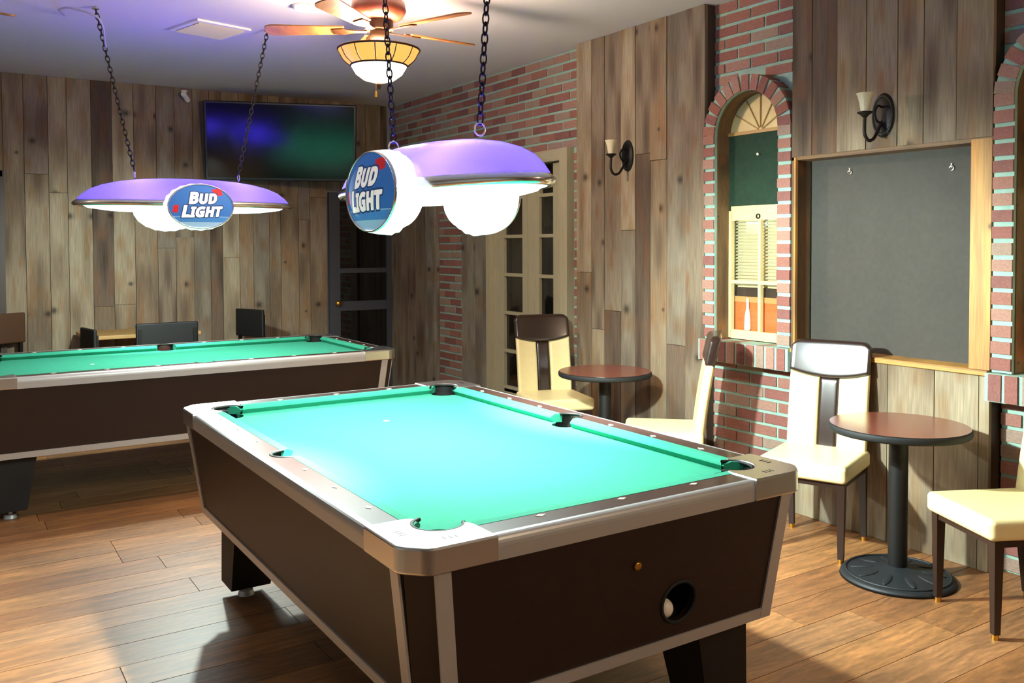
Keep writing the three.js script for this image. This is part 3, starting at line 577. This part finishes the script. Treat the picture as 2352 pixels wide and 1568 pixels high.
// ---------------------------------------------------------------- cafe tables
function cafeTable(label, x, z) {
  const T = thing('cafe_table', label, 'table', [x, 0, z], 0, 'round cafe tables'), t = .7125;
  mesh('tabletop', lathe([[0, t - .004], [.29, t - .004], [.298, t - .001], [.3, t], [0, t]].reverse().map(([r, y]) => [r, y]), 64), M.tabletop, T);
  mesh('edge_band', lathe([[.296, t - .002], [.303, t - .003], [.307, t - .01], [.307, t - .026], [.301, t - .034], [.28, t - .036], [0, t - .036]].reverse(), 64), M.rubber, T);
  mesh('column', lathe([[0, .05], [.042, .05], [.042, t - .07], [.05, t - .06], [.1, t - .044], [.1, t - .036], [0, t - .036]], 32), M.black, T);
  mesh('base', lathe([[0, .062], [.045, .06], [.06, .05], [.14, .036], [.235, .024], [.248, .014], [.252, 0], [0, 0]].reverse(), 56), M.cast, T);
  const pet = []; for (let k = 0; k < 10; k++) { const g = new THREE.SphereGeometry(1, 12, 6); g.scale(.017, .006, .055); g.translate(0, .037, .15); g.rotateX(.13); g.translate(0, .018, 0); g.rotateY(k / 10 * Math.PI * 2); pet.push(g); }
  const ring = new THREE.TorusGeometry(.225, .006, 6, 48); ring.rotateX(Math.PI / 2); ring.translate(0, .027, 0); pet.push(ring);
  mesh('base_relief', merge(pet), M.cast, T);
}
cafeTable('round brown cafe table in front of the grey roller shade', 2.10, .52);
cafeTable('round brown cafe table under the left wall sconce', 2.085, -1.60);

// ---------------------------------------------------------------- cream and brown chairs
function bend(g) { const p = g.attributes.position; for (let i = 0; i < p.count; i++) { const x = p.getX(i), y = p.getY(i), k = y - .44; p.setZ(i, p.getZ(i) - .10 * k - .12 * k * k + .45 * x * x); } g.computeVertexNormals(); return g; }
// a padded slab with rounded edges between two curves over x, smooth all round
function slab(x0, x1, lo, hi, th, zc) {
  const t = [0, .004, .015, .035, .07, .12, .2, .3, .4, .5, .6, .7, .8, .88, .93, .965, .985, .996, 1], n = t.length, pos = [], uv = [], idx = [], r = .016;
  for (const sd of [1, -1]) for (let j = 0; j < n; j++) for (let i = 0; i < n; i++) {
    const x = x0 + (x1 - x0) * t[i], a = lo(x), b = hi(x), y = a + (b - a) * t[j], d = Math.min(x - x0, x1 - x, y - a, b - y), k = Math.max(0, 1 - d / r);
    pos.push(x, y, zc + th / 2 + sd * (th / 2) * (.35 + .65 * Math.sqrt(1 - k * k)) * (d <= 1e-9 ? 1 : 1)); uv.push(x, y);
  }
  const q = (a, b, c, d) => idx.push(a, b, c, a, c, d), N = n * n;
  for (let j = 0; j + 1 < n; j++) for (let i = 0; i + 1 < n; i++) { const a = j * n + i; q(a, a + 1, a + 1 + n, a + n); q(N + a, N + a + n, N + a + 1 + n, N + a + 1); }
  for (let i = 0; i + 1 < n; i++) { q(i + 1, i, N + i, N + i + 1); const e = (n - 1) * n + i; q(e, e + 1, N + e + 1, N + e); q(i * n, (i + 1) * n, N + (i + 1) * n, N + i * n); const f = i * n + n - 1; q(f + n, f, N + f, N + f + n); }
  const g = new THREE.BufferGeometry(); g.setAttribute('position', new THREE.Float32BufferAttribute(pos, 3)); g.setAttribute('uv', new THREE.Float32BufferAttribute(uv, 2)); g.setIndex(idx); return g;
}
let proto = null;
function chair(label, x, z, fx, fz) {
  const turn = Math.atan2(fx, fz);
  if (proto) { const c = proto.clone(); c.name = numbered('dining_chair'); c.userData = { ...proto.userData, label }; c.position.set(x, 0, z); c.rotation.y = turn; scene.add(c); return c; }
  const T = proto = thing('dining_chair', label, 'chair', [x, 0, z], turn, 'cream and brown upholstered chairs');  // faces local +z
  const w = .205, sw = .05, yh = .86, yt = 1.025, y0 = .44, zb = -.235, th = .05;
  const seat = rb(.44, .085, .455, .022, 0, .432, .005, 4); { const p = seat.attributes.position; for (let i = 0; i < p.count; i++) if (p.getY(i) > .44) p.setY(i, p.getY(i) + .012 * Math.max(0, 1 - (p.getX(i) / .22) ** 2) * Math.max(0, 1 - (p.getZ(i) / .23) ** 2)); seat.computeVertexNormals(); }
  mesh('seat', seat, M.cream, T);
  mesh('seat_rail', bx(.4, .03, .41, 0, .378, 0), M.legwood, T);
  const curveY = x => yh - .035 * (1 - (x / w) ** 2);   // lower edge of the headrest
  for (const s of [-1, 1]) mesh('back_panel', bend(slab(s > 0 ? sw + .001 : -w, s > 0 ? w : -sw - .001, () => y0, curveY, th, zb)), M.cream, T);
  mesh('back_stripe', bend(slab(-sw, sw, () => y0, () => curveY(0) + .004, th - .008, zb)), M.brown, T);
  mesh('headrest', bend(slab(-w - .004, w + .004, x => curveY(Math.min(w, Math.abs(x))) + .002, x => yt - .035 * Math.max(0, Math.abs(x) / w - .8) ** 2 / .05, th + .006, zb)), M.brown, T);
  for (const s of [-1, 1]) for (const q of [-1, 1]) {
    const lx = s * .188, lz = q > 0 ? .19 : -.19, tx = lx, tz = q > 0 ? lz : lz - .035, sq = (h, xx, y, zz) => [[xx - h, y, zz - h], [xx - h, y, zz + h], [xx + h, y, zz + h], [xx + h, y, zz - h]];
    const L = mesh('leg', loft([sq(.013, tx, .02, tz), sq(.02, lx, .39, lz)]), M.legwood, T);
    mesh('glide', cyl(.013, .014, .02, tx, .01, tz, 14), M.brass, L);
  }
  return T;
}
chair('cream and brown chair beside the french door', 2.09, -2.18, -.27, .96);
chair('cream and brown chair seen edge-on in front of the brick apron', 1.99, -.93, -.73, -.68);
chair('cream and brown chair under the grey roller shade with lamp glare on its headrest', 2.15, .015, -.93, .36);
chair('cream and brown chair cut off by the right edge of the picture', 2.09, 1.03, -.9, -.44);

// ---------------------------------------------------------------- seating by the back wall
function sideChair(name, label, x, z, turn, mat, w, top) {
  const T = thing(name, label, 'chair', [x, 0, z], turn);
  mesh('seat', rb(w, .05, .42, .015, 0, .455, 0), mat, T);
  mesh('backrest', rb(w, .26, .03, .012, 0, top - .13, -.205), mat, T);
  for (const s of [-1, 1]) { mesh('back_post', bx(.028, top - .05, .026, s * (w / 2 - .03), (top - .05) / 2, -.222), M.iron, T); mesh('leg', bx(.028, .43, .028, s * (w / 2 - .03), .215, .185), M.iron, T); }
}
sideChair('black_chair', 'black chair with a wide square back behind the far pool table', .03, -5.1, Math.PI, M.blackchair, .5, .9);
sideChair('black_chair', 'black chair standing alone right of the wooden table by the board wall', .70, -5.35, -1.15, M.blackchair, .38, .945);
sideChair('black_chair', 'black chair at the left end of the wooden table by the board wall', -.76, -5.0, -1.4, M.blackchair, .34, .87);
sideChair('brown_chair', 'brown wooden chair in the far left by the board wall', -.98, -5.62, .5, M.chairbrown, .28, .97);
{ const T = thing('wooden_table', 'light wooden table edge by the board wall behind the black chair', 'table', [-.08, 0, -5.55]);
  mesh('tabletop', rb(.95, .035, .6, .008, 0, .765, 0), M.honey, T); for (const s of [-1, 1]) for (const q of [-1, 1]) mesh('leg', bx(.05, .75, .05, s * .42, .375, q * .25), M.iron, T); }

// ---------------------------------------------------------------- screen, camera, vent, detector
{ const T = thing('wall_screen', 'large dark glossy television tilted down under the ceiling', 'television', [1.27, 2.555, -5.6], -.33);
  const g = new THREE.Group(); g.name = 'panel'; g.rotation.x = .2; T.add(g);
  mesh('bezel', rb(1.44, .76, .05, .01, 0, 0, -.01), M.plastic, g); mesh('screen', bx(1.39, .71, .004, 0, .005, .0165), M.screen, g); mesh('bracket', bx(.3, .25, .12, 0, 0, -.09), M.plastic, T); }
{ const T = thing('security_camera', 'small pale camera on the board wall left of the dark television', 'camera', [.43, 2.97, -5.93]);
  mesh('mount', cyl(.03, .03, .02, 0, .05, 0).rotateX(0), M.white, T); mesh('arm', bx(.015, .05, .015, 0, .02, .02), M.white, T); const b = cyl(.025, .025, .11, 0, 0, 0, 18); b.rotateX(Math.PI / 2 - .4); b.rotateY(-.6); b.translate(0, -.01, .06); mesh('camera_body', b, M.white, T); }
{ const T = thing('ceiling_vent', 'square metal ceiling vent left of the ceiling fan', 'vent', [.04, H, -3.42], .25), s = .17;
  for (const q of [-1, 1]) { mesh('frame_bar', bx(.4, .014, .03, 0, -.008, q * .185), M.white, T); mesh('frame_bar', bx(.03, .014, .34, q * .185, -.008, 0), M.white, T); }
  mesh('duct_back', bx(.34, .004, .34, 0, -.003, 0), M.iron, T);
  for (let k = 0; k < 9; k++) { const g = bx(.34, .003, .03); g.rotateX(-.75); g.translate(0, -.014, -.155 + k * .039); mesh('slat', g, M.blind, T); } }
{ const T = thing('smoke_detector', 'small white fitting on the ceiling left of the fan', 'detector', [.37, H, -2.5]); mesh('detector_body', lathe([[0, -.04], [.04, -.038], [.055, -.02], [.06, 0], [0, 0]], 28), M.white, T); }

renderer.render(scene, camera);
